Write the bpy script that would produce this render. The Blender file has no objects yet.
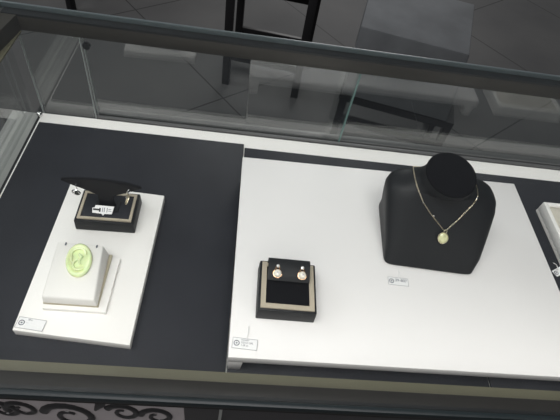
import bpy, bmesh, math, random
from mathutils import Vector, Matrix
from mathutils.bvhtree import BVHTree
random.seed(4)
S = bpy.context.scene
COL = S.collection

# ---------------- camera ----------------
cd = bpy.data.cameras.new('camera'); cam = bpy.data.objects.new('camera', cd); COL.objects.link(cam)
cd.sensor_width = 36; cd.lens = 460.11*36/560; cd.clip_start = 0.01; cd.clip_end = 60
CAM = Vector((0, 0, 0.47))
RM = Matrix(((0.98997094, -0.09414132, -0.10533253), (0.00679189, 0.77645992, -0.63013004), (0.14110776, 0.62309503, 0.76931215)))
cam.matrix_world = Matrix.Translation(CAM) @ RM.to_4x4()
S.camera = cam

# ---------------- world / exposure ----------------
w = bpy.data.worlds.new('world'); S.world = w; w.use_nodes = True
bg = w.node_tree.nodes['Background']; bg.inputs[0].default_value = (0.86, 0.93, 1.0, 1); bg.inputs[1].default_value = 0.09
S.view_settings.view_transform = 'Standard'; S.view_settings.look = 'None'
S.view_settings.gamma = 1; S.view_settings.use_curve_mapping = False
S.view_settings.exposure = 0.14

def area(name, loc, target, sx, sy, energy, color=(1, 1, 1)):
    l = bpy.data.lights.new(name, 'AREA'); l.shape = 'RECTANGLE'; l.size = sx; l.size_y = sy; l.energy = energy; l.color = color
    o = bpy.data.objects.new(name, l); COL.objects.link(o); o.location = loc
    o.rotation_euler = (Vector(target)-Vector(loc)).to_track_quat('-Z', 'Y').to_euler()
    return o
area('ceiling_lamp', (-0.35, -0.35, 2.1), (0, 0.30, 0), 2.2, 1.2, 45, (1, 0.968, 0.965))
area('side_floor_fill', (-3.3, 1.8, 2.2), (0.6, 1.6, -0.8), 1.4, 1.4, 35, (0.96, 0.98, 1.0))  # added fill light from the left, brightens the floor and the stool
area('rear_fill', (1.2, 6.9, 2.4), (0.2, 0.9, -0.2), 2.6, 0.8, 110, (1, 0.98, 0.97))  # added fill from behind, lights the riser's back face for its reflection
area('led_strip_light', (0.15, 0.128, 0.127), (0.15, 0.30, 0.0), 0.86, 0.008, 0.24, (1, 0.96, 0.93))

# ---------------- materials ----------------
def mat(name, col, rough=0.5, metal=0.0, spec=0.5, noise=0.0, nscale=40, bump=0.0, bscale=200, **kw):
    m = bpy.data.materials.new(name); m.use_nodes = True
    nt = m.node_tree; b = nt.nodes['Principled BSDF']
    b.inputs['Base Color'].default_value = (*col, 1); b.inputs['Roughness'].default_value = rough
    b.inputs['Metallic'].default_value = metal; b.inputs['Specular IOR Level'].default_value = spec
    for k, v in kw.items(): b.inputs[k.replace('_', ' ')].default_value = v
    tc = nt.nodes.new('ShaderNodeTexCoord')
    if noise:
        n = nt.nodes.new('ShaderNodeTexNoise'); n.inputs['Scale'].default_value = nscale; n.inputs['Detail'].default_value = 5
        nt.links.new(tc.outputs['Object'], n.inputs['Vector'])
        mr = nt.nodes.new('ShaderNodeMapRange'); mr.inputs[1].default_value = 0.3; mr.inputs[2].default_value = 0.7
        mr.inputs[3].default_value = 1-noise; mr.inputs[4].default_value = 1+noise
        nt.links.new(n.outputs[0], mr.inputs[0])
        mx = nt.nodes.new('ShaderNodeVectorMath'); mx.operation = 'SCALE'; mx.inputs[0].default_value = col
        nt.links.new(mr.outputs[0], mx.inputs['Scale']); nt.links.new(mx.outputs[0], b.inputs['Base Color'])
    if bump:
        n2 = nt.nodes.new('ShaderNodeTexNoise'); n2.inputs['Scale'].default_value = bscale; n2.inputs['Detail'].default_value = 3
        nt.links.new(tc.outputs['Object'], n2.inputs['Vector'])
        bp = nt.nodes.new('ShaderNodeBump'); bp.inputs['Strength'].default_value = bump; bp.inputs['Distance'].default_value = 0.001
        nt.links.new(n2.outputs[0], bp.inputs['Height']); nt.links.new(bp.outputs[0], b.inputs['Normal'])
    return m

def glass(name, tint, f0=0.043, gl=1.0):
    m = bpy.data.materials.new(name); m.use_nodes = True; nt = m.node_tree; nt.nodes.clear()
    out = nt.nodes.new('ShaderNodeOutputMaterial'); t = nt.nodes.new('ShaderNodeBsdfTransparent'); g = nt.nodes.new('ShaderNodeBsdfGlossy')
    t.inputs[0].default_value = (*tint, 1); g.inputs[0].default_value = (gl, gl, gl, 1); g.inputs['Roughness'].default_value = 0.0
    ge = nt.nodes.new('ShaderNodeNewGeometry'); d = nt.nodes.new('ShaderNodeVectorMath'); d.operation = 'DOT_PRODUCT'
    nt.links.new(ge.outputs['Incoming'], d.inputs[0]); nt.links.new(ge.outputs['Normal'], d.inputs[1])
    def mth(op, a, b=None):
        n = nt.nodes.new('ShaderNodeMath'); n.operation = op
        for i, v in enumerate((a, b)):
            if v is None: continue
            if isinstance(v, (int, float)): n.inputs[i].default_value = v
            else: nt.links.new(v, n.inputs[i])
        return n.outputs[0]
    x = mth('SUBTRACT', 1.0, mth('ABSOLUTE', d.outputs['Value'])); x = mth('POWER', x, 5.0)
    x = mth('ADD', mth('MULTIPLY', x, 1-f0), f0)
    mix = nt.nodes.new('ShaderNodeMixShader')
    nt.links.new(x, mix.inputs[0]); nt.links.new(t.outputs[0], mix.inputs[1]); nt.links.new(g.outputs[0], mix.inputs[2])
    nt.links.new(mix.outputs[0], out.inputs[0])
    return m

M = dict(
    white=mat('white_laminate', (0.82, 0.805, 0.79), 0.45, noise=0.012, nscale=6),
    warmwhite=mat('cream_white_laminate', (0.90, 0.885, 0.85), 0.5),
    wleather=mat('white_leatherette', (0.84, 0.83, 0.79), 0.5, bump=0.08, bscale=500),
    beige=mat('beige_trim', (0.50, 0.45, 0.33), 0.6),
    pad=mat('charcoal_leatherette', (0.022, 0.0235, 0.029), 0.55, spec=0.22, noise=0.12, nscale=14, bump=0.15, bscale=600),
    black=mat('black_leatherette', (0.010, 0.011, 0.0125), 0.5, spec=0.28, bump=0.12, bscale=800),
    standblack=mat('matte_black_acrylic', (0.007, 0.007, 0.009), 0.5, spec=0.3),
    velvet=mat('black_velvet', (0.006, 0.006, 0.0075), 0.95, spec=0.1),
    taupe=mat('champagne_trim', (0.50, 0.44, 0.34), 0.45, metal=0.15, noise=0.05, nscale=60),
    rail=mat('bronze_rail', (0.044, 0.040, 0.033), 0.42, metal=0.3, noise=0.06, nscale=20),
    lip=mat('olive_lip', (0.125, 0.118, 0.078), 0.45, noise=0.05, nscale=30),
    gasket=mat('black_gasket', (0.008, 0.009, 0.010), 0.5),
    alu=mat('grey_aluminium', (0.40, 0.41, 0.39), 0.4, metal=0.3),
    chrome=mat('polished_steel', (0.75, 0.75, 0.74), 0.15, metal=1.0),
    gold=mat('rose_gold', (0.86, 0.58, 0.38), 0.25, metal=1.0),
    palegold=mat('pale_gold', (0.85, 0.76, 0.58), 0.28, metal=1.0),
    pearl=mat('white_pearl', (0.80, 0.76, 0.66), 0.15, spec=0.7, Coat_Weight=0.6),
    diamond=mat('faceted_crystal', (0.78, 0.78, 0.76), 0.08, metal=0.5),
    onyx=mat('dark_stone', (0.02, 0.025, 0.02), 0.1),
    jade=mat('pale_green_jade', (0.88, 0.93, 0.50), 0.22, noise=0.12, nscale=90, Subsurface_Weight=0.25, Coat_Weight=0.5),
    peridot=mat('ivory_green_stone', (0.66, 0.66, 0.38), 0.25, noise=0.2, nscale=300, Coat_Weight=0.5),
    paper=mat('white_paper', (0.86, 0.86, 0.855), 0.6),
    ink=mat('grey_ink', (0.10, 0.11, 0.14), 0.6),
    inkdark=mat('black_ink', (0.02, 0.02, 0.02), 0.6),
    wood=mat('black_stained_wood', (0.005, 0.005, 0.006), 0.5),
    grey=mat('grey_upholstery', (0.105, 0.112, 0.118), 0.85, noise=0.16, nscale=9, bump=0.1, bscale=300),
    panel=mat('taupe_metal_panel', (0.46, 0.42, 0.42), 0.5, noise=0.07, nscale=30, bump=0.1, bscale=300),
    relief=mat('dark_embossed_relief', (0.035, 0.034, 0.035), 0.28, metal=0.4),
    darkpanel=mat('dark_cabinet_panel', (0.045, 0.043, 0.045), 0.4),
    edge=mat('teal_glass_edge', (0.012, 0.018, 0.020), 0.4, spec=0.3),
    backedge=mat('grey_teal_glass_edge', (0.085, 0.105, 0.110), 0.3, spec=0.5),
    track=mat('dark_track', (0.10, 0.10, 0.10), 0.45),
    frontrail=mat('shaded_bronze_rail', (0.020, 0.018, 0.016), 0.5, spec=0.3),  # rail bronze with shade put into the colour, offsets the strong overhead light
    greenedge=mat('green_glass_edge', (0.16, 0.27, 0.25), 0.25, spec=0.8),
    paleedge=mat('pale_glass_edge', (0.36, 0.39, 0.38), 0.3),
    topglass=glass('top_glass', (0.975, 0.985, 0.98), 0.030),
    glass=glass('side_glass', (0.94, 0.95, 0.945), 0.080),
)

def floor_mat():
    m = mat('floor_tile', (0.05, 0.05, 0.05), 0.65, spec=0.25); nt = m.node_tree; b = nt.nodes['Principled BSDF']
    tc = nt.nodes['Texture Coordinate']
    def mth(op, a, b_=None, c=None):
        n = nt.nodes.new('ShaderNodeMath'); n.operation = op
        for i, v in enumerate((a, b_, c)):
            if v is None: continue
            if isinstance(v, (int, float)): n.inputs[i].default_value = v
            else: nt.links.new(v, n.inputs[i])
        return n.outputs[0]
    sx = nt.nodes.new('ShaderNodeSeparateXYZ'); nt.links.new(tc.outputs['Object'], sx.inputs[0])
    X, Y = sx.outputs[0], sx.outputs[1]
    def line(ax, ay, off):
        u = mth('ADD', mth('MULTIPLY', X, ax), mth('MULTIPLY', Y, ay))
        u = mth('DIVIDE', mth('SUBTRACT', u, off-0.4), 0.8)
        f = mth('FRACT', u); d = mth('ABSOLUTE', mth('SUBTRACT', f, 0.5))
        return mth('LESS_THAN', d, 0.0040)
    j = mth('MAXIMUM', line(0.783, 0.622, 0.955), line(-0.622, 0.783, 1.33))
    n = nt.nodes.new('ShaderNodeTexNoise'); n.inputs['Scale'].default_value = 2.2; n.inputs['Detail'].default_value = 6
    nt.links.new(tc.outputs['Object'], n.inputs['Vector'])
    cr = nt.nodes.new('ShaderNodeValToRGB'); cr.color_ramp.elements[0].position = .3; cr.color_ramp.elements[1].position = .7
    cr.color_ramp.elements[0].color = (0.068, 0.068, 0.069, 1); cr.color_ramp.elements[1].color = (0.096, 0.095, 0.093, 1)
    nt.links.new(n.outputs[0], cr.inputs[0])
    mx = nt.nodes.new('ShaderNodeMix'); mx.data_type = 'RGBA'; mx.inputs[7].default_value = (0.022, 0.022, 0.022, 1)
    nt.links.new(j, mx.inputs[0]); nt.links.new(cr.outputs[0], mx.inputs[6]); nt.links.new(mx.outputs[2], b.inputs['Base Color'])
    return m

# ---------------- helpers ----------------
def box(bm, x0, x1, y0, y1, z0, z1, bev=0.0, mi=0, mtx=None):
    vs = [bm.verts.new((x, y, z)) for x in (x0, x1) for y in (y0, y1) for z in (z0, z1)]
    F = [(0, 1, 3, 2), (4, 6, 7, 5), (0, 4, 5, 1), (2, 3, 7, 6), (0, 2, 6, 4), (1, 5, 7, 3)]
    fs = [bm.faces.new([vs[i] for i in f]) for f in F]
    for f in fs: f.material_index = mi
    if mtx: bmesh.ops.transform(bm, matrix=mtx, verts=vs)
    if bev: bmesh.ops.bevel(bm, geom=list({e for f in fs for e in f.edges}), offset=bev, segments=2, affect='EDGES', profile=0.5)
    return fs

def hexa(bm, b, t, bev=0.0):
    """solid from four bottom and four top corners (counter-clockwise)"""
    vb = [bm.verts.new(p) for p in b]; vt = [bm.verts.new(p) for p in t]
    fs = [bm.faces.new(vb[::-1]), bm.faces.new(vt)]
    for i in range(4): fs.append(bm.faces.new([vb[i], vb[(i+1) % 4], vt[(i+1) % 4], vt[i]]))
    if bev: bmesh.ops.bevel(bm, geom=list({e for f in fs for e in f.edges}), offset=bev, segments=2, affect='EDGES', profile=0.5)

def tube(bm, pts, r, n=8, closed=False):
    pts = [Vector(p) for p in pts]; rings = []; N = len(pts)
    up = None
    for i, p in enumerate(pts):
        a = pts[(i-1) % N] if (closed or i > 0) else p
        b = pts[(i+1) % N] if (closed or i < N-1) else p
        d = (b-a).normalized()
        if up is None:
            up = d.orthogonal().normalized()
        up = (up - d*up.dot(d)).normalized(); s = d.cross(up)
        rr = r[i] if isinstance(r, (list, tuple)) else r
        rings.append([bm.verts.new(p + (up*math.cos(2*math.pi*k/n) + s*math.sin(2*math.pi*k/n))*rr) for k in range(n)])
    for i in range(N if closed else N-1):
        A, B = rings[i], rings[(i+1) % N]
        for k in range(n): bm.faces.new([A[k], A[(k+1) % n], B[(k+1) % n], B[k]])
    if not closed:
        bm.faces.new(rings[0][::-1]); bm.faces.new(rings[-1])

def loft(bm, loops, cap0=True, cap1=True):
    R = [[bm.verts.new(p) for p in l] for l in loops]; n = len(R[0])
    for A, B in zip(R, R[1:]):
        for k in range(n): bm.faces.new([A[k], A[(k+1) % n], B[(k+1) % n], B[k]])
    if cap0: bm.faces.new(R[0][::-1])
    if cap1: bm.faces.new(R[-1])

def prism(bm, pts2, y0, y1, plane='XZ'):
    """extrude a 2D outline"""
    f = (lambda a, b, c: (a, c, b)) if plane == 'XZ' else (lambda a, b, c: (a, b, c))
    A = [bm.verts.new(f(a, b, y0)) for a, b in pts2]; B = [bm.verts.new(f(a, b, y1)) for a, b in pts2]
    bm.faces.new(A); bm.faces.new(B[::-1]); n = len(A)
    for k in range(n): bm.faces.new([A[k], B[k], B[(k+1) % n], A[(k+1) % n]])

def ball(bm, c, rx, ry=None, rz=None, u=16, v=10):
    ry = ry or rx; rz = rz or rx
    r = bmesh.ops.create_uvsphere(bm, u_segments=u, v_segments=v, radius=1)
    bmesh.ops.transform(bm, matrix=Matrix.Translation(c) @ Matrix.Diagonal((rx, ry, rz, 1)), verts=r['verts'])

def obj(name, bm, m, parent=None, smooth=False, ang=None):
    bmesh.ops.recalc_face_normals(bm, faces=bm.faces)
    me = bpy.data.meshes.new(name); bm.to_mesh(me); bm.free()
    for k in (m if isinstance(m, (list, tuple)) else [m]): me.materials.append(M[k] if isinstance(k, str) else k)
    if smooth:
        me.polygons.foreach_set('use_smooth', [True]*len(me.polygons))
        try: me.set_sharp_from_angle(angle=math.radians(ang or 40))
        except Exception: pass
    o = bpy.data.objects.new(name, me); COL.objects.link(o)
    if parent: o.parent = parent
    return o
NB = bmesh.new
def bxo(name, dims, m, parent=None, bev=0.0):
    b = NB(); box(b, *dims, bev=bev); return obj(name, b, m, parent, smooth=bev > 0)
def thing(name, label, cat, loc=(0, 0, 0), rot=(0, 0, 0), group=None):
    o = bpy.data.objects.new(name, None); COL.objects.link(o); o.empty_display_size = 0.02
    o.location = loc; o.rotation_euler = rot; o['label'] = label; o['category'] = cat
    if group: o['group'] = group
    return o
def tag(o, label, cat, group=None):
    o['label'] = label; o['category'] = cat
    if group: o['group'] = group
def kids(o): return [c for c in COL.objects if c.parent == o]
def dup(o, parent=None):
    c = o.copy(); COL.objects.link(c); c.parent = parent
    for k in kids(o): dup(k, c)
    return c
def text(name, s, size, loc, rot, m, parent, th=0.00008):
    cu = bpy.data.curves.new(name, 'FONT'); cu.body = s; cu.size = size; cu.extrude = th; cu.align_x = 'LEFT'
    t = bpy.data.objects.new(name, cu); COL.objects.link(t)
    dg = bpy.context.evaluated_depsgraph_get(); me = bpy.data.meshes.new_from_object(t.evaluated_get(dg))
    bpy.data.objects.remove(t); me.materials.clear(); me.materials.append(M[m])
    o = bpy.data.objects.new(name, me); COL.objects.link(o); o.parent = parent; o.location = loc; o.rotation_euler = rot
    return o

# ---------------- setting ----------------
FZ = -0.8
b = NB(); box(b, -4, 5, -2, 7, FZ-0.05, FZ)
fl = obj('floor', b, floor_mat()); fl['kind'] = 'structure'

# ---------------- the glass display counter ----------------
XL, XR, YF, YB = -0.2925, 1.0, 0.10, 0.5227
GT = 0.157
ctr = thing('display_counter', 'long glass-topped jewellery display counter with bronze rails and a carved front', 'counter', (0, 0, 0))
bxo('cabinet_body', (XL-0.012, XR, 0.112, 0.546, FZ+0.0005, -0.022), 'darkpanel', ctr)
# white deck: visible as the back strip and a thin strip on the left
b = NB(); box(b, -0.2808, XR, 0.112, 0.5215, -0.022, 0.001)
obj('deck', b, 'warmwhite', ctr)
bxo('side_sill', (XL-0.030, -0.2835, 0.112, 0.5227, -0.0218, -0.0008), 'alu', ctr, 0.0008)
bxo('sill_groove', (-0.2850, -0.2811, 0.112, 0.5200, -0.0008, -0.0003), 'gasket', ctr)
b = NB(); box(b, -0.206, XR, 0.5227, 0.5282, -0.004, 0.0035, bev=0.0006); box(b, -0.206, XR, 0.5325, 0.546, -0.004, 0.0025, bev=0.0006)
obj('door_track', b, 'track', ctr, True)
bxo('rear_sill', (XL, XR, 0.5215, 0.5460, -0.0215, -0.0045), 'gasket', ctr)
# top glass
b = NB(); box(b, XL-0.004, XR, 0.0935, 0.535, GT-0.0062, GT)
tg = obj('top_glass', b, 'topglass', ctr)
b = NB(); box(b, XL-0.005, XR, 0.0893, 0.0934, GT-0.0085, GT-0.0002, bev=0.0012)
obj('polished_edge', b, 'edge', tg, True)
b = NB(); box(b, XL-0.005, XR, 0.5352, 0.5385, GT-0.0085, GT-0.0002, bev=0.001); box(b, XL-0.0062, XL-0.0042, 0.0940, 0.5350, GT-0.0085, GT-0.0002, bev=0.0006)
obj('polished_edge', b, 'backedge', tg, True)
# rails
fr = bxo('front_rail', (XL, XR, 0.0940, 0.1065, 0.129, 0.1500), 'frontrail', ctr, 0.0008)
bxo('lip', (XL+0.001, XR, 0.1066, 0.1200, 0.1285, 0.1305), 'lip', fr)
bxo('gasket', (XL, XR, 0.0936, 0.0975, 0.1501, 0.1506), 'gasket', fr)
rr = bxo('rear_rail', (XL, XR, 0.5225, 0.5335, 0.130, 0.1475), 'rail', ctr, 0.0005)
bxo('gasket', (XL, XR, 0.5228, 0.5350, 0.1476, 0.1506), 'gasket', rr)
b = NB(); ro = [(XL-0.001, 0.107), (-0.2835, 0.107), (-0.2835, 0.450), (-0.2745, 0.5222), (XL-0.001, 0.5222)]
prism(b, ro, 0.130, 0.150, 'XY'); lr = obj('side_rail', b, 'rail', ctr)
b = NB(); prism(b, [(-0.2834, 0.1205), (-0.2738, 0.1205), (-0.2738, 0.5190), (-0.2742, 0.5222), (-0.2834, 0.4510)], 0.1285, 0.1305, 'XY')
obj('lip', b, 'lip', lr)
# glass panes
def pane(name, x0, x1, y0, y1, z0, z1, edgex=(), em='paleedge', w_=0.0012):
    p = bxo(name, (x0, x1, y0, y1, z0, z1), 'glass', ctr)
    for s in edgex:
        xx = x0-w_ if s < 0 else x1
        bxo('polished_edge', (xx+0.0001, xx+w_, y0, y1, z0, z1), em, p)
    return p
bxo('side_glass', (XL-0.004, XL, 0.1120, 0.5215, -0.0001, 0.1299), 'glass', ctr)
pane('rear_glass', -0.2795, -0.2070, 0.5228, 0.5260, -0.0044, 0.1298, (-1, 1))
sd = pane('sliding_door', -0.2045, 0.1530, 0.5285, 0.5320, -0.003, 0.1298, (-1,), 'paleedge')
bxo('polished_edge', (0.1531, 0.1556, 0.5285, 0.5320, -0.003, 0.1298), 'greenedge', sd)
pane('sliding_door', 0.13, XR-0.01, 0.5345, 0.5378, 0.003, 0.1298)
b = NB(); ball(b, (0, 0, 0), 0.0042, 0.0042, 0.0042); sc = obj('corner_screw', b, 'chrome', ctr, True); sc.location = (-0.2825, 0.5155, 0.003)
b = NB(); tube(b, [(-0.198, 0.5170, 0.122), (-0.198, 0.5222, 0.122)], 0.0045, 16); obj('rubber_bumper', b, 'gasket', ctr, True)
# front panels
bxo('dark_front', (0.0075, XR, 0.0972, 0.1110, FZ+0.0005, 0.1285), 'darkpanel', ctr)
bxo('metal_bead', (0.0052, 0.0074, 0.0955, 0.1100, FZ+0.0005, 0.1285), 'alu', ctr)
bxo('stile', (-0.0200, 0.0051, 0.0965, 0.1110, FZ+0.0005, 0.1285), 'darkpanel', ctr)
fp = bxo('carved_front', (XL-0.004, -0.0201, 0.0972, 0.1110, FZ+0.0005, 0.1285), 'panel', ctr)
b = NB()
def scroll(cx, cz, r0, turns, a0, sgn, w0=0.0034):
    pts, rs = [], []; n = 26
    for i in range(n):
        t = i/(n-1); a = a0+sgn*t*turns*2*math.pi; r = r0*(1-0.72*t)
        pts.append((cx+r*math.cos(a), 0.0962, cz+r*math.sin(a))); rs.append(w0*(1-0.55*t))
    tube(b, pts, rs, 8)
for row in range(7):
    z = 0.035-row*0.070
    for k in range(2):
        x = -0.11*k + (0.03 if row % 2 and k else 0.0)
        scroll(-0.136+x, z+0.008, 0.0115, 1.25, math.pi*1.1, -1, 0.0028)
        scroll(-0.104+x, z, 0.0190, 1.3, math.pi*0.9, -1, 0.0034)
        tube(b, [(-0.084+x, 0.0962, z+0.012), (-0.078+x, 0.0955, z+0.022), (-0.074+x, 0.0962, z+0.031)], [0.0010, 0.0034, 0.0008], 8)
        scroll(-0.064+x, z+0.010, 0.0120, 1.2, math.pi*0.85, -1, 0.0028)
        scroll(-0.040+x, z+0.006, 0.0125, 1.2, math.pi*0.95, -1, 0.0028)
        tube(b, [(-0.145+x, 0.0962, z-0.040), (-0.115+x, 0.0958, z-0.026), (-0.085+x, 0.0962, z-0.036), (-0.05+x, 0.0962, z-0.028)], [0.0008, 0.0032, 0.0030, 0.0008], 8)
bmesh.ops.scale(b, vec=(1, 0.5, 1.6), verts=b.verts, space=Matrix.Translation((0, -0.0972, 0)))
bmesh.ops.translate(b, vec=(0, 0, 0.028), verts=b.verts)
obj('scroll_relief', b, 'relief', fp, True)

# ---------------- charcoal deck pads ----------------
b = NB(); box(b, -0.2770, 0.0098, 0.1215, 0.4985, 0.0012, 0.0052, bev=0.0008)
tag(obj('deck_pad', b, 'pad', None, True), 'charcoal leatherette pad under the narrow white board on the left', 'display pad')
b = NB(); box(b, 0.0112, 0.2932, 0.1215, 0.4930, 0.0012, 0.0034, bev=0.0006)
tag(obj('deck_pad', b, 'pad', None, True), 'charcoal leatherette pad under the wide white riser, between two pad seams', 'display pad')
b = NB(); box(b, 0.2945, 0.985, 0.1215, 0.4930, 0.0012, 0.0034, bev=0.0006)
tag(obj('deck_pad', b, 'pad', None, True), 'charcoal leatherette pad at the right, reaching under the partly seen tray', 'display pad')
PZ = 0.0053

# ---------------- the wide sloping riser ----------------
SL = 0.0; TH = math.atan(SL)
RZ = 0.038
def bz(y): return RZ
rs = thing('display_riser', 'wide white riser board on four short feet, carrying the black bust', 'riser', (0.20, 0.30, 0.0035))
rc = [(0.0103, 0.1673), (0.3942, 0.1673), (0.3942, 0.4425), (0.0086, 0.4385)]
b = NB(); hexa(b, [(x-0.20, y-0.30, RZ-0.0125-0.0035) for x, y in rc], [(x-0.20, y-0.30, RZ-0.0035) for x, y in rc], bev=0.0008)
obj('board', b, 'white', rs, True)
for fx in (0.0108, 0.3788):
    for fy in (0.1678, 0.4230):
        b = NB(); x0, y0 = fx-0.20, fy-0.30; zt = RZ-0.0126-0.0035
        hexa(b, [(x0+0.001, y0+0.0005, 0.0001), (x0+0.0135, y0+0.0005, 0.0001), (x0+0.0135, y0+0.0140, 0.0001), (x0+0.001, y0+0.0140, 0.0001)],
             [(x0, y0, zt), (x0+0.0148, y0, zt), (x0+0.0148, y0+0.0148, zt), (x0, y0+0.0148, zt)], bev=0.0008)
        obj('foot', b, 'white', rs, True)

# ---------------- the narrow board on the left ----------------
LB = thing('display_board', 'narrow white rectangular board lying flat on the left charcoal pad', 'board', (-0.1425, 0.280, PZ))
LT = 0.0165
b = NB()
lbc = [(-0.1998, 0.1895), (-0.0865, 0.1815), (-0.0845, 0.3770), (-0.1995, 0.3820)]
hexa(b, [(x+0.1425, y-0.280, 0.0001) for x, y in lbc], [(x+0.1425, y-0.280, LT-PZ) for x, y in lbc], bev=0.0008)
obj('slab', b, 'warmwhite', LB, True)

# ---------------- tags ----------------
def price_tag(loc, rot, lines, string, label, w_=0.0235, h_=0.0098, ts=0.0029):
    t = thing('price_tag', label, 'price tag', loc, rot)
    o_ = NB(); prism(o_, [(x*w_/2, y*h_/2) for x, y in ((-1, -0.8), (-0.93, -1), (0.93, -1), (1, -0.8), (1, 0.8), (0.93, 1), (-0.93, 1), (-1, 0.8))], 0.0002, 0.0007, 'XY')
    obj('card', o_, 'paper', t)
    o_ = NB(); hw, hh = w_/2, h_/2
    for x0, x1, y0, y1 in ((-hw, hw, hh-0.0003, hh), (-hw, hw, -hh, -hh+0.0003), (-hw, -hw+0.0003, -hh, hh), (hw-0.0003, hw, -hh, hh)):
        box(o_, x0, x1, y0, y1, 0.00071, 0.00078)
    obj('printed_border', o_, 'ink', t)
    o_ = NB(); cx_ = -w_*0.33
    for r in (0.0025,): tube(o_, [(cx_+r*math.cos(a*math.pi/12), r*math.sin(a*math.pi/12), 0.0008) for a in range(24)], 0.0004, 6, True)
    box(o_, cx_-0.0009, cx_+0.0009, -0.0003, 0.0004, 0.0007, 0.0010); box(o_, cx_-0.0003, cx_+0.0003, -0.001, 0.001, 0.0007, 0.0010)
    obj('printed_logo', o_, 'ink', t)
    for i, s in enumerate(lines):
        text('printed_text', s, ts, (-w_*0.16, h_*0.5-ts*(1.0+i*1.05), 0.00075), (0, 0, 0), 'ink', t)
    if string:
        o_ = NB(); tube(o_, [(0.001, h_/2-0.001, 0.0009), (0.0022, h_/2+string*0.5, 0.0022), (0.0018, h_/2+string, 0.0007)], 0.00045, 6)
        obj('tag_string', o_, 'paper', t, True)
    return t
def onb(x, y, dz=0.0002): return (x, y, bz(y)+dz)
price_tag(onb(0.0256, 0.1811), (TH, 0, -0.06), ['H2-807', 'GOLD 585', '1.28 ct'], 0.013, 'small white price tag with string below the stud earring box', 0.0245, 0.0110, 0.0026)
price_tag(onb(0.1945, 0.2655), (TH, 0, -0.04), ['39-807'], 0.011, 'small white price tag at the foot of the black necklace bust', 0.0235, 0.0100, 0.0050)
price_tag((-0.1845, 0.1965, LT+0.0002), (0, 0, -0.10), ['18 k', '...'], 0, 'small white price tag on the front left corner of the narrow board', 0.0270, 0.0115, 0.0026)
price_tag((0.4375, 0.3230, 0.0036), (0, 0, 0.5), ['2.0'], 0.008, 'small white price tag beside the partly seen tray at the right edge', 0.022, 0.0100, 0.0028)

# ---------------- black boxes ----------------
def display_box(t, w_, d, h, lidtrim=0.0048, inset=0.0022, pad='velvet'):
    b = NB(); hexa(b, [(-w_/2, -d/2, 0.0002), (w_/2, -d/2, 0.0002), (w_/2, d/2, 0.0002), (-w_/2, d/2, 0.0002)],
                   [(-w_/2+.0006, -d/2+.0006, h), (w_/2-.0006, -d/2+.0006, h), (w_/2-.0006, d/2-.0006, h), (-w_/2+.0006, d/2-.0006, h)], bev=0.0012)
    obj('case', b, 'black', t, True)
    a, c = w_/2-inset, d/2-inset; b = NB()
    box(b, -a, a, -c, -c+lidtrim, h, h+0.0018); box(b, -a, a, c-lidtrim, c, h, h+0.0018)
    box(b, -a, -a+lidtrim, -c+lidtrim, c-lidtrim, h, h+0.0018); box(b, a-lidtrim, a, -c+lidtrim, c-lidtrim, h, h+0.0018)
    obj('trim', b, 'taupe', t)
    a -= lidtrim+0.0002; c -= lidtrim+0.0002; b = NB(); box(b, -a, a, -c, c, h+0.0001, h+0.0012, bev=0.0004)
    obj('pad', b, pad, t, True)

# stud earring box
ys = 0.2378
sb = thing('earring_box', 'square black earring box with champagne trim and a raised flap, on the wide riser', 'earring box', onb(0.0652, ys), (TH, 0, -0.01))
display_box(sb, 0.0605, 0.0590, 0.0190, 0.0050, 0.0030)
b = NB(); w2 = 0.0218
prof = [(0.0268, 0.0200), (0.0275, 0.0275), (0.0250, 0.0315), (0.0210, 0.0320), (0.0120, 0.0290), (0.0035, 0.0255)]
prof_in = [(y-0.0012, z-0.0022) for y, z in prof][::-1]; prof_in[-1] = (0.0245, 0.0200)
poly = prof+prof_in
for s in (0,):
    A = [b.verts.new((-w2, y, z)) for y, z in poly]; B = [b.verts.new((w2, y, z)) for y, z in poly]
    b.faces.new(A); b.faces.new(B[::-1])
    for k in range(len(poly)): b.faces.new([A[k], B[k], B[(k+1) % len(poly)], A[(k+1) % len(poly)]])
bmesh.ops.recalc_face_normals(b, faces=b.faces)
bmesh.ops.bevel(b, geom=[e for e in b.edges if e.calc_length() > 0.03], offset=0.0008, segments=2, affect='EDGES')
obj('flap', b, 'black', sb, True, 50)
def flap_pt(x, y): # world point just above the flap face
    z = 0.0290+(y-0.0120)*(0.0320-0.0255)/(0.0210-0.0035)
    return sb.matrix_basis @ Vector((x, y, z+0.0003))
bpy.context.view_layer.update()
def stud(x, label):
    p = flap_pt(x, 0.0100)
    t = thing('stud_earring', label, 'earring', p, (TH+0.36, 0, 0), 'pair of stud earrings on the box flap')
    b = NB(); ball(b, (0, -0.0016, 0.0030), 0.0040, 0.0040, 0.0032, 20, 12); obj('pearl', b, 'pearl', t, True)
    b = NB(); tube(b, [(0.0043*math.cos(a*math.pi/12), -0.0016+0.0043*math.sin(a*math.pi/12), 0.0016) for a in range(24)], 0.0006, 6, True)
    for s in (-1, 1): tube(b, [(s*0.0022, 0.0010, 0.003), (s*0.0018, 0.0044, 0.0028), (0, 0.0062, 0.0026)], 0.0008, 6)
    obj('setting', b, 'gold', t, True)
    b = NB(); ball(b, (0, 0.0060, 0.0030), 0.0020, 0.0020, 0.0018, 8, 6); obj('crystal', b, 'diamond', t)
    b = NB(); ball(b, (0, -0.0016, 0.0060), 0.0012, 0.0012, 0.0006, 10, 6); obj('centre_stone', b, 'diamond', t)
stud(-0.0122, 'left stud of the pair, round pearl with a gold-set crystal above it')
stud(0.0132, 'right stud of the pair, round pearl with a gold-set crystal above it')

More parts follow.
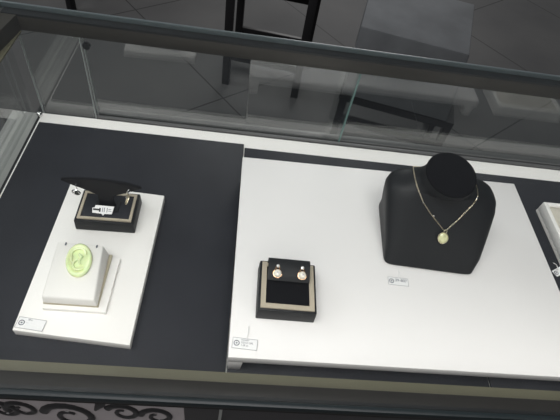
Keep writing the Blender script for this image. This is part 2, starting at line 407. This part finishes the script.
# drop earring box with T stand
eb = thing('earring_box', 'low black box with champagne trim under the T-shaped earring stand', 'earring box', (-0.1418, 0.3383, LT), (0, 0, 0.02))
display_box(eb, 0.0665, 0.0475, 0.0165, 0.0030, 0.0035, 'pad')
TB = 0.0165+LT+0.0014
st = thing('earring_stand', 'black T-shaped earring stand with pointed arms, on the low black box', 'earring stand', (-0.1418, 0.3385, TB), (0, 0, -0.02))
b = NB(); outl = []
H_ = 0.077-TB
top = [(-0.0425, H_+0.0010), (-0.028, H_+0.0016), (-0.012, H_+0.0014), (0.0, H_+0.0012), (0.012, H_+0.0014), (0.028, H_+0.0016), (0.0425, H_+0.0010)]
bot = [(0.0425, H_-0.0008), (0.032, H_-0.0090), (0.022, H_-0.0150), (0.014, H_-0.0200), (0.0085, H_-0.0230), (0.0080, H_-0.034), (0.010, 0.0003)]
outl = top+bot+[(-x, z) for x, z in bot[::-1]][0:7]
prism(b, outl, -0.0016, 0.0016); bmesh.ops.recalc_face_normals(b, faces=b.faces)
bmesh.ops.bevel(b, geom=list(b.edges), offset=0.0005, segments=2, affect='EDGES')
# gentle backward bow of the arms
for v in b.verts: v.co.y += -0.004*(abs(v.co.x)/0.04)**2 + 0.0015*(v.co.z/H_)
obj('stand_plate', b, 'standblack', st, True)
b = NB(); box(b, -0.0135, 0.0135, -0.0080, 0.0080, 0.0001, 0.0020, bev=0.0006); obj('foot_plate', b, 'black', st, True)
lt = thing('paper_label', 'white printed label with a black mark, stuck in front of the T-shaped stand', 'label', (-0.1445, 0.3285, TB+0.0040), (0.55, 0, 0.0))
b = NB(); prism(b, [(-0.0110, -0.0038), (-0.001, -0.0042), (0.001, -0.0062), (0.0025, -0.0042), (0.0105, -0.0038), (0.0122, 0.0052), (-0.0085, 0.0052), (-0.0092, 0.0022), (-0.0115, 0.0020)], 0.0001, 0.0006, 'XY')
obj('card', b, 'paper', lt)
b = NB(); box(b, -0.0105, -0.0040, -0.0008, 0.0013, 0.00062, 0.0008); box(b, -0.0040, -0.0022, -0.0022, 0.0022, 0.00062, 0.0008); obj('printed_mark', b, 'inkdark', lt)
b = NB()
for x in (-0.0005, 0.0015, 0.0045): box(b, x, x+0.0007, -0.002, 0.003, 0.00062, 0.0007)
box(b, 0.006, 0.0095, 0.0012, 0.0018, 0.00062, 0.0007); box(b, 0.006, 0.0095, -0.0008, -0.0002, 0.00062, 0.0007)
obj('printed_bars', b, 'ink', lt)
def hoop(x, y, z, label, ang, stone):
    t = thing('drop_earring', label, 'earring', (x, y, z), (0, 0, ang), 'pair of drop earrings on the T-shaped stand')
    b = NB(); tube(b, [(0, 0.0016*math.cos(a*math.pi/8)-0.0008, 0.0018*math.sin(a*math.pi/8)) for a in range(16)], 0.00045, 6, True)
    tube(b, [(0, -0.002, 0), (0.0005, -0.0022, -0.005)], 0.0005, 6); obj('hook', b, 'chrome', t, True)
    b = NB()
    for k in range(1 if stone else 3):
        c = Vector((-0.0015+0.0016*k, -0.0030-0.0007*k, -0.0095-0.0013*k)); r = (0.0037 if stone else 0.0052)-0.0005*k
        tube(b, [c+Vector((r*math.cos(a*math.pi/12), 0.0012*k*math.sin(a*math.pi/12)-0.0014*math.cos(a*math.pi/12), r*math.sin(a*math.pi/12))) for a in range(24)], 0.0007, 6, True)
    obj('ring', b, 'palegold' if not stone else 'chrome', t, True)
    b = NB(); q_ = 0.0034 if stone else 0.0022; ball(b, (0, -0.0035, -0.0100), q_, 0.0020, q_, 12, 8); obj('stone', b, 'onyx' if stone else 'diamond', t, True)
hoop(-0.1690, 0.3340, 0.0728, 'drop earring with a dark stone, hanging at the left tip of the stand', 0.2, True)
hoop(-0.1120, 0.3330, 0.0716, 'pale gold ring drop earring hanging at the right arm of the stand', -1.15, False)

# ---------------- white ring block with jade ----------------
pt = thing('display_plinth', 'thin cream plinth on the narrow board under the white cushion block', 'plinth', (-0.1470, 0.2445, LT))
b = NB(); box(b, -0.0308, 0.0310, -0.0325, 0.0325, 0.0002, 0.0055, bev=0.0006)
obj('plinth_slab', b, 'warmwhite', pt, True)
BZ = LT+0.0058
cb = thing('jewellery_cushion', 'white leatherette cushion block holding the carved green jewel', 'cushion', (-0.1515, 0.2470, BZ))
b = NB(); hexa(b, [(-0.0262, -0.0310, 0.0022), (0.0272, -0.0310, 0.0022), (0.0245, 0.0320, 0.0022), (-0.0262, 0.0310, 0.0022)],
               [(-0.0250, -0.0300, 0.0140), (0.0255, -0.0300, 0.0140), (0.0212, 0.0300, 0.0230), (-0.0255, 0.0300, 0.0230)], bev=0.0018)
cu = obj('cushion', b, 'wleather', cb, True)
b = NB(); box(b, -0.0260, 0.0272, -0.0308, 0.0318, 0.0002, 0.0024); obj('base_trim', b, 'beige', cb)
for x in (-0.0165, 0.0150):
    b = NB(); box(b, x-0.0007, x+0.0007, 0.0262, 0.0292, 0.0226, 0.0236); obj('slot', b, 'ink', cb)
slp = math.atan(0.009/0.060)
jy = 0.2570; jz = BZ+0.0140+(jy-0.2470+0.030)*math.tan(slp)
jw = thing('jade_pendant', 'oval pale green carved jade on the white cushion block', 'pendant', (-0.1500, jy, jz+0.0004), (slp, 0, 0.20))
b = NB(); N = 40; loops = []
for r, z in ((0.90, 0.0), (1.0, 0.0015), (0.98, 0.0032), (0.90, 0.0046), (0.78, 0.0046), (0.70, 0.0036), (0.40, 0.0040), (0.05, 0.0044)):
    loops.append([(0.0128*r*math.cos(2*math.pi*k/N), 0.0188*r*math.sin(2*math.pi*k/N), z) for k in range(N)])
loft(b, loops); obj('stone', b, 'jade', jw, True, 60)
b = NB()
def carve(pts, r): tube(b, pts, r, 8)
carve([(0.0070*math.cos(a), 0.0055+0.0062*math.sin(a), 0.0052) for a in [3.6-0.3*i for i in range(14)]], [0.0013]*12+[0.001, 0.0006])
carve([(0.0010+0.0060*math.cos(a), -0.0062+0.0058*math.sin(a), 0.0052) for a in [1.2+0.3*i for i in range(15)]], [0.0006, 0.001]+[0.0013]*12+[0.0006])
carve([(-0.0065, 0.003, 0.005), (-0.0068, -0.001, 0.0052), (-0.0045, -0.005, 0.005)], 0.0012)
carve([(0.0, 0.006, 0.0050), (0.003, 0.002, 0.0056), (0.001, -0.002, 0.005), (0.002, -0.007, 0.0052)], [0.001, 0.0018, 0.0012, 0.001])
obj('carved_swirl', b, 'jade', jw, True)

# ---------------- necklace bust ----------------
ROT = -0.06
BO = Vector((0.2345, 0.2912, bz(0.2935)))
bt = thing('necklace_bust', 'black leatherette necklace bust with a velvet-topped neck, standing on the wide riser', 'bust', BO, (TH*0.0, 0, ROT))
bb = [  # z, half width, y front, y back, exponent
    (0.0006, 0.0525, -0.0060, 0.086, 14), (0.003, 0.0540, -0.0072, 0.087, 14), (0.016, 0.0575, 0.0015, 0.089, 9), (0.030, 0.0613, 0.0120, 0.090, 5.5),
    (0.043, 0.0640, 0.0230, 0.092, 4.2), (0.054, 0.0655, 0.0320, 0.0930, 3.5), (0.062, 0.0640, 0.0385, 0.0930, 3.1), (0.0680, 0.0585, 0.0425, 0.0915, 2.8), (0.0715, 0.0490, 0.0440, 0.0890, 2.5)]
loops = []; N = 64
for z, a, y0, y1, e in bb:
    cy_, hb = (y0+y1)/2, (y1-y0)/2; l = []
    for k in range(N):
        th = 2*math.pi*k/N; c, s = math.cos(th), math.sin(th)
        xo = 0.0032*min(1, z/0.016)-0.0008; x = xo+a*math.copysign(abs(c)**(2/e), c); y = cy_+hb*math.copysign(abs(s)**(2/e), s)
        l.append((x, y, z))
    loops.append(l)
# neck: tilted rings
def ring(cx_, cy_, cz_, r, tilt, roll=0.0, ry=None):
    m = Matrix.Translation((cx_, cy_, cz_)) @ Matrix.Rotation(roll, 4, 'Y') @ Matrix.Rotation(tilt, 4, 'X'); ry = ry or r
    return [tuple(m @ Vector((r*math.cos(2*math.pi*k/N), ry*math.sin(2*math.pi*k/N), 0))) for k in range(N)]
loops.append(ring(-0.0005, 0.0650, 0.0745, 0.0390, 0.08, 0, 0.0250))
loops.append(ring(-0.0010, 0.0630, 0.0790, 0.0320, 0.13, 0, 0.0260))
NKR = 0.0282
NC = (-0.0020, 0.0590, 0.0925); NT = 0.22; NR = 0.0
loops.append(ring(-0.0018, 0.0605, 0.0850, 0.0290, 0.18, NR, 0.0275))
loops.append(ring(*NC, NKR, NT, NR))
b = NB(); loft(b, loops)
bvh = None
bo = obj('bust_body', b, 'black', bt, True, 50)
bo2 = bmesh.new(); bo2.from_mesh(bo.data); bvh = BVHTree.FromBMesh(bo2)
def shift(c, d): 
    n = Matrix.Rotation(NT, 4, 'X') @ Vector((0, 0, 1)); return (c[0]+n.x*d, c[1]+n.y*d, c[2]+n.z*d)
b = NB(); loft(b, [ring(*shift(NC, 0.0002), NKR+0.0004, NT), ring(*shift(NC, 0.0014), NKR+0.0006, NT), ring(*shift(NC, 0.0030), NKR-0.0002, NT), ring(*shift(NC, 0.0036), NKR-0.003, NT)])
obj('neck_cap', b, 'velvet', bt, True, 60)

# necklace: lies on the bust, chain path found by dropping points onto its surface
bpy.context.view_layer.update()
MW = bt.matrix_basis.copy(); MI = MW.inverted()
def on_bust(px, py):
    d = RM @ Vector((px-280, -(py-210), -460.11)); d.normalize()
    o = MI @ CAM; dl = (MI.to_3x3() @ d).normalized()
    hit, n, i, dist = bvh.ray_cast(o, dl)
    return (hit + n*0.0009) if hit else None
key = [(413.2, 168), (415, 178), (418, 189), (423, 202), (430, 213), (437, 222), (443, 229.5), (445, 231), (449, 227.5), (457, 220.5), (465, 212), (471, 206), (475.5, 200.5), (477.8, 195)]
base = []
for i in range(len(key)-1):
    for t in range(6):
        x = key[i][0]+(key[i+1][0]-key[i][0])*t/6; y = key[i][1]+(key[i+1][1]-key[i][1])*t/6
        h = on_bust(x, y)
        if h: base.append(h)
# close the loop behind the neck
a_, z_ = base[-1], base[0]
back = []
for t in range(1, 16):
    th = math.pi*t/16
    cx_ = (a_.x+z_.x)/2; rx = (a_.x-z_.x)/2
    x = cx_+rx*math.cos(th); yb = a_.y+(z_.y-a_.y)*t/16+0.034*math.sin(th); zb = a_.z+(z_.z-a_.z)*t/16+0.004*math.sin(th)
    p = Vector((x, yb, zb)); loc, n, i, d_ = bvh.find_nearest(p)
    back.append(loc+n*0.0009)
path = base+back
def resample(P_, step, closed=True):
    P_ = P_+[P_[0]] if closed else P_; out = []; acc = 0
    for p, q in zip(P_, P_[1:]):
        L = (q-p).length; 
        while acc < L:
            out.append(p.lerp(q, acc/L)); acc += step
        acc -= L
    return out
links = resample(path, 0.0020)
nk = thing('necklace', 'fine gold chain necklace with a pale green round pendant, worn by the black bust', 'necklace', MW @ base[len(base)//2])
NI = nk.matrix_basis.copy(); bpy.context.view_layer.update(); NI = nk.matrix_world.inverted() if nk.matrix_world != Matrix.Identity(4) else Matrix.Translation(-nk.location)
def nkp(p): return NI @ (MW @ p)
b = NB(); wl = [nkp(p) for p in links]
for i in range(len(wl)):
    p, q = wl[i], wl[(i+1) % len(wl)]; d = (q-p); 
    if d.length > 0.004 or d.length < 1e-5: continue
    d.normalize(); s = d.orthogonal().normalized()
    if i % 2: s = d.cross(s)
    c = (p+q)/2
    tube(b, [c+d*0.00135*math.cos(a*math.pi/5)+s*0.00052*math.sin(a*math.pi/5) for a in range(10)], 0.00023, 5, True)
obj('chain', b, 'palegold', nk, True)
for px, py in ((433.5, 215.5), (423, 202.5), (476.3, 198.5)):
    h = on_bust(px, py)
    if h: b = NB(); ball(b, nkp(h), 0.0011, u=10, v=8); obj('bead', b, 'chrome', nk, True)
hp = on_bust(442.0, 237.5); loc, n, i, d_ = bvh.find_nearest(hp)
nw = (MW.to_3x3() @ n).normalized(); q = Vector((0, 0, 1)).rotation_difference(nw).to_matrix().to_4x4()
pc = nkp(hp)+nw*0.0012
b = NB(); N2 = 28
loft(b, [[(0.0056*r*math.cos(2*math.pi*k/N2), 0.0060*r*math.sin(2*math.pi*k/N2), z) for k in range(N2)] for r, z in ((0.85, 0), (1, 0.0008), (0.95, 0.0018), (0.7, 0.0026), (0.3, 0.0030))])
bmesh.ops.transform(b, matrix=Matrix.Translation(pc) @ q, verts=b.verts); obj('pendant', b, 'peridot', nk, True)
b = NB(); tube(b, [(0.0060*math.cos(a*math.pi/12), 0.0064*math.sin(a*math.pi/12), 0.0008) for a in range(24)], 0.0005, 6, True)
tube(b, [(0.0015+0.0016*math.cos(a*math.pi/8), 0.0080+0.0021*math.sin(a*math.pi/8), 0.0012) for a in range(16)], 0.0006, 6, True)
bmesh.ops.transform(b, matrix=Matrix.Translation(pc) @ q, verts=b.verts); obj('bail', b, 'palegold', nk, True)

# ---------------- tray at the right edge ----------------
tr = thing('display_tray', 'cream framed tray with a folded beige insert at the right edge', 'tray', (0.503, 0.337, 0.0036), (0, 0, 0.0))
tw, td = 0.061, 0.090
b = NB(); box(b, -tw, tw, -td, td, 0.0002, 0.004)
box(b, -tw, -tw+0.006, -td, td, 0.004, 0.020, bev=0.0008); box(b, tw-0.006, tw, -td, td, 0.004, 0.020, bev=0.0008)
box(b, -tw+0.006, tw-0.006, -td, -td+0.006, 0.004, 0.020, bev=0.0008); box(b, -tw+0.006, tw-0.006, td-0.006, td, 0.004, 0.020, bev=0.0008)
obj('frame', b, 'warmwhite', tr, True)
M['insert'] = mat('beige_insert', (0.55, 0.52, 0.44), 0.7)
b = NB(); a, c = tw-0.0065, td-0.0065
v = [b.verts.new(p) for p in ((-a, -c, .004), (a, -c, .004), (a, c, .004), (-a, c, .004), (-a, -c, .017), (a, -c, .017), (a, c, .017), (-a, c, .017), (0, -0.02, 0.044), (0, 0.03, 0.044))]
for f in ((3, 2, 1, 0), (0, 1, 5, 4), (1, 2, 6, 5), (2, 3, 7, 6), (3, 0, 4, 7), (4, 5, 8), (5, 6, 9, 8), (6, 7, 9), (7, 4, 8, 9)): b.faces.new([v[i] for i in f])
obj('insert', b, 'insert', tr)

# ---------------- furniture beyond the counter ----------------
def chair(label, loc, rz, name='dining_chair'):
    t = thing(name, label, 'chair', loc, (0, 0, rz), None)
    W, D = 0.345, 0.320
    for sx in (0, 1):
        for sy in (0, 1):
            b = NB(); x, y = sx*(W-0.032+(0.022 if sy else 0)), sy*(D-0.032)
            box(b, x, x+0.032, y, y+0.032, 0.0003, 0.50 if sy == 0 else 0.92, bev=0.002); obj('leg', b, 'wood', t, True)
    b = NB(); box(b, -0.02, W+0.02, -0.02, D+0.0-0.034, 0.5003, 0.535, bev=0.006); obj('seat', b, 'wood', t, True)
    for y, z, h in ((0.006, 0.125, 0.030), (D-0.026, 0.090, 0.028), (D-0.026, 0.285, 0.028)):
        b = NB(); box(b, 0.0321, W-0.0321+(0.022 if y > 0.1 else 0), y, y+0.020, z, z+h, bev=0.001); obj('stretcher', b, 'wood', t, True)
    b = NB(); box(b, 0.0321, W-0.0321, D-0.028, D-0.008, 0.74, 0.90, bev=0.003); obj('back_panel', b, 'wood', t, True)
    return t
c0 = chair('black wooden chair left of the grey stool, two legs seen through the rear glass', (-0.0955, 1.735, FZ), -0.12)
c1 = dup(c0); c1.location = (-0.855, 2.15, FZ); c1.rotation_euler = (0, 0, 1.1)
c1['label'] = 'black chair cut off by the top edge, near the top left corner'

# grey upholstered stool on a black frame
gs = thing('upholstered_stool', 'grey upholstered block stool on a black frame, behind the bust', 'stool', (0.367, 1.405, FZ), (0, 0, -0.235))
W = 0.392
b = NB(); hexa(b, [(-0.002, 0, 0.262), (W, 0, 0.262), (W+0.02, 0.38, 0.262), (-0.002, 0.38, 0.262)], [(-0.006, 0.0, 0.53), (0.355, 0.0, 0.53), (0.385, 0.38, 0.53), (-0.006, 0.38, 0.53)], bev=0.006)
obj('upholstered_block', b, 'grey', gs, True)
b = NB(); 
for y in (0.001, 0.34): box(b, -0.004, W+0.03, y, y+0.028, 0.232, 0.2615)
for x in (-0.004, W+0.002): box(b, x, x+0.028, 0.029, 0.34, 0.232, 0.2615)
obj('top_frame', b, 'wood', gs)
for x in (-0.004, W+0.002):
    for y in (0.001, 0.34):
        b = NB(); box(b, x, x+0.028, y, y+0.028, 0.0003, 0.2318); obj('leg', b, 'wood', gs)
b = NB(); box(b, 0.0245, W+0.0015, 0.004, 0.024, 0.128, 0.160); obj('stretcher', b, 'wood', gs)
b = NB(); box(b, W-0.048, W-0.028, 0.004, 0.024, 0.1605, 0.2315); obj('brace', b, 'wood', gs)
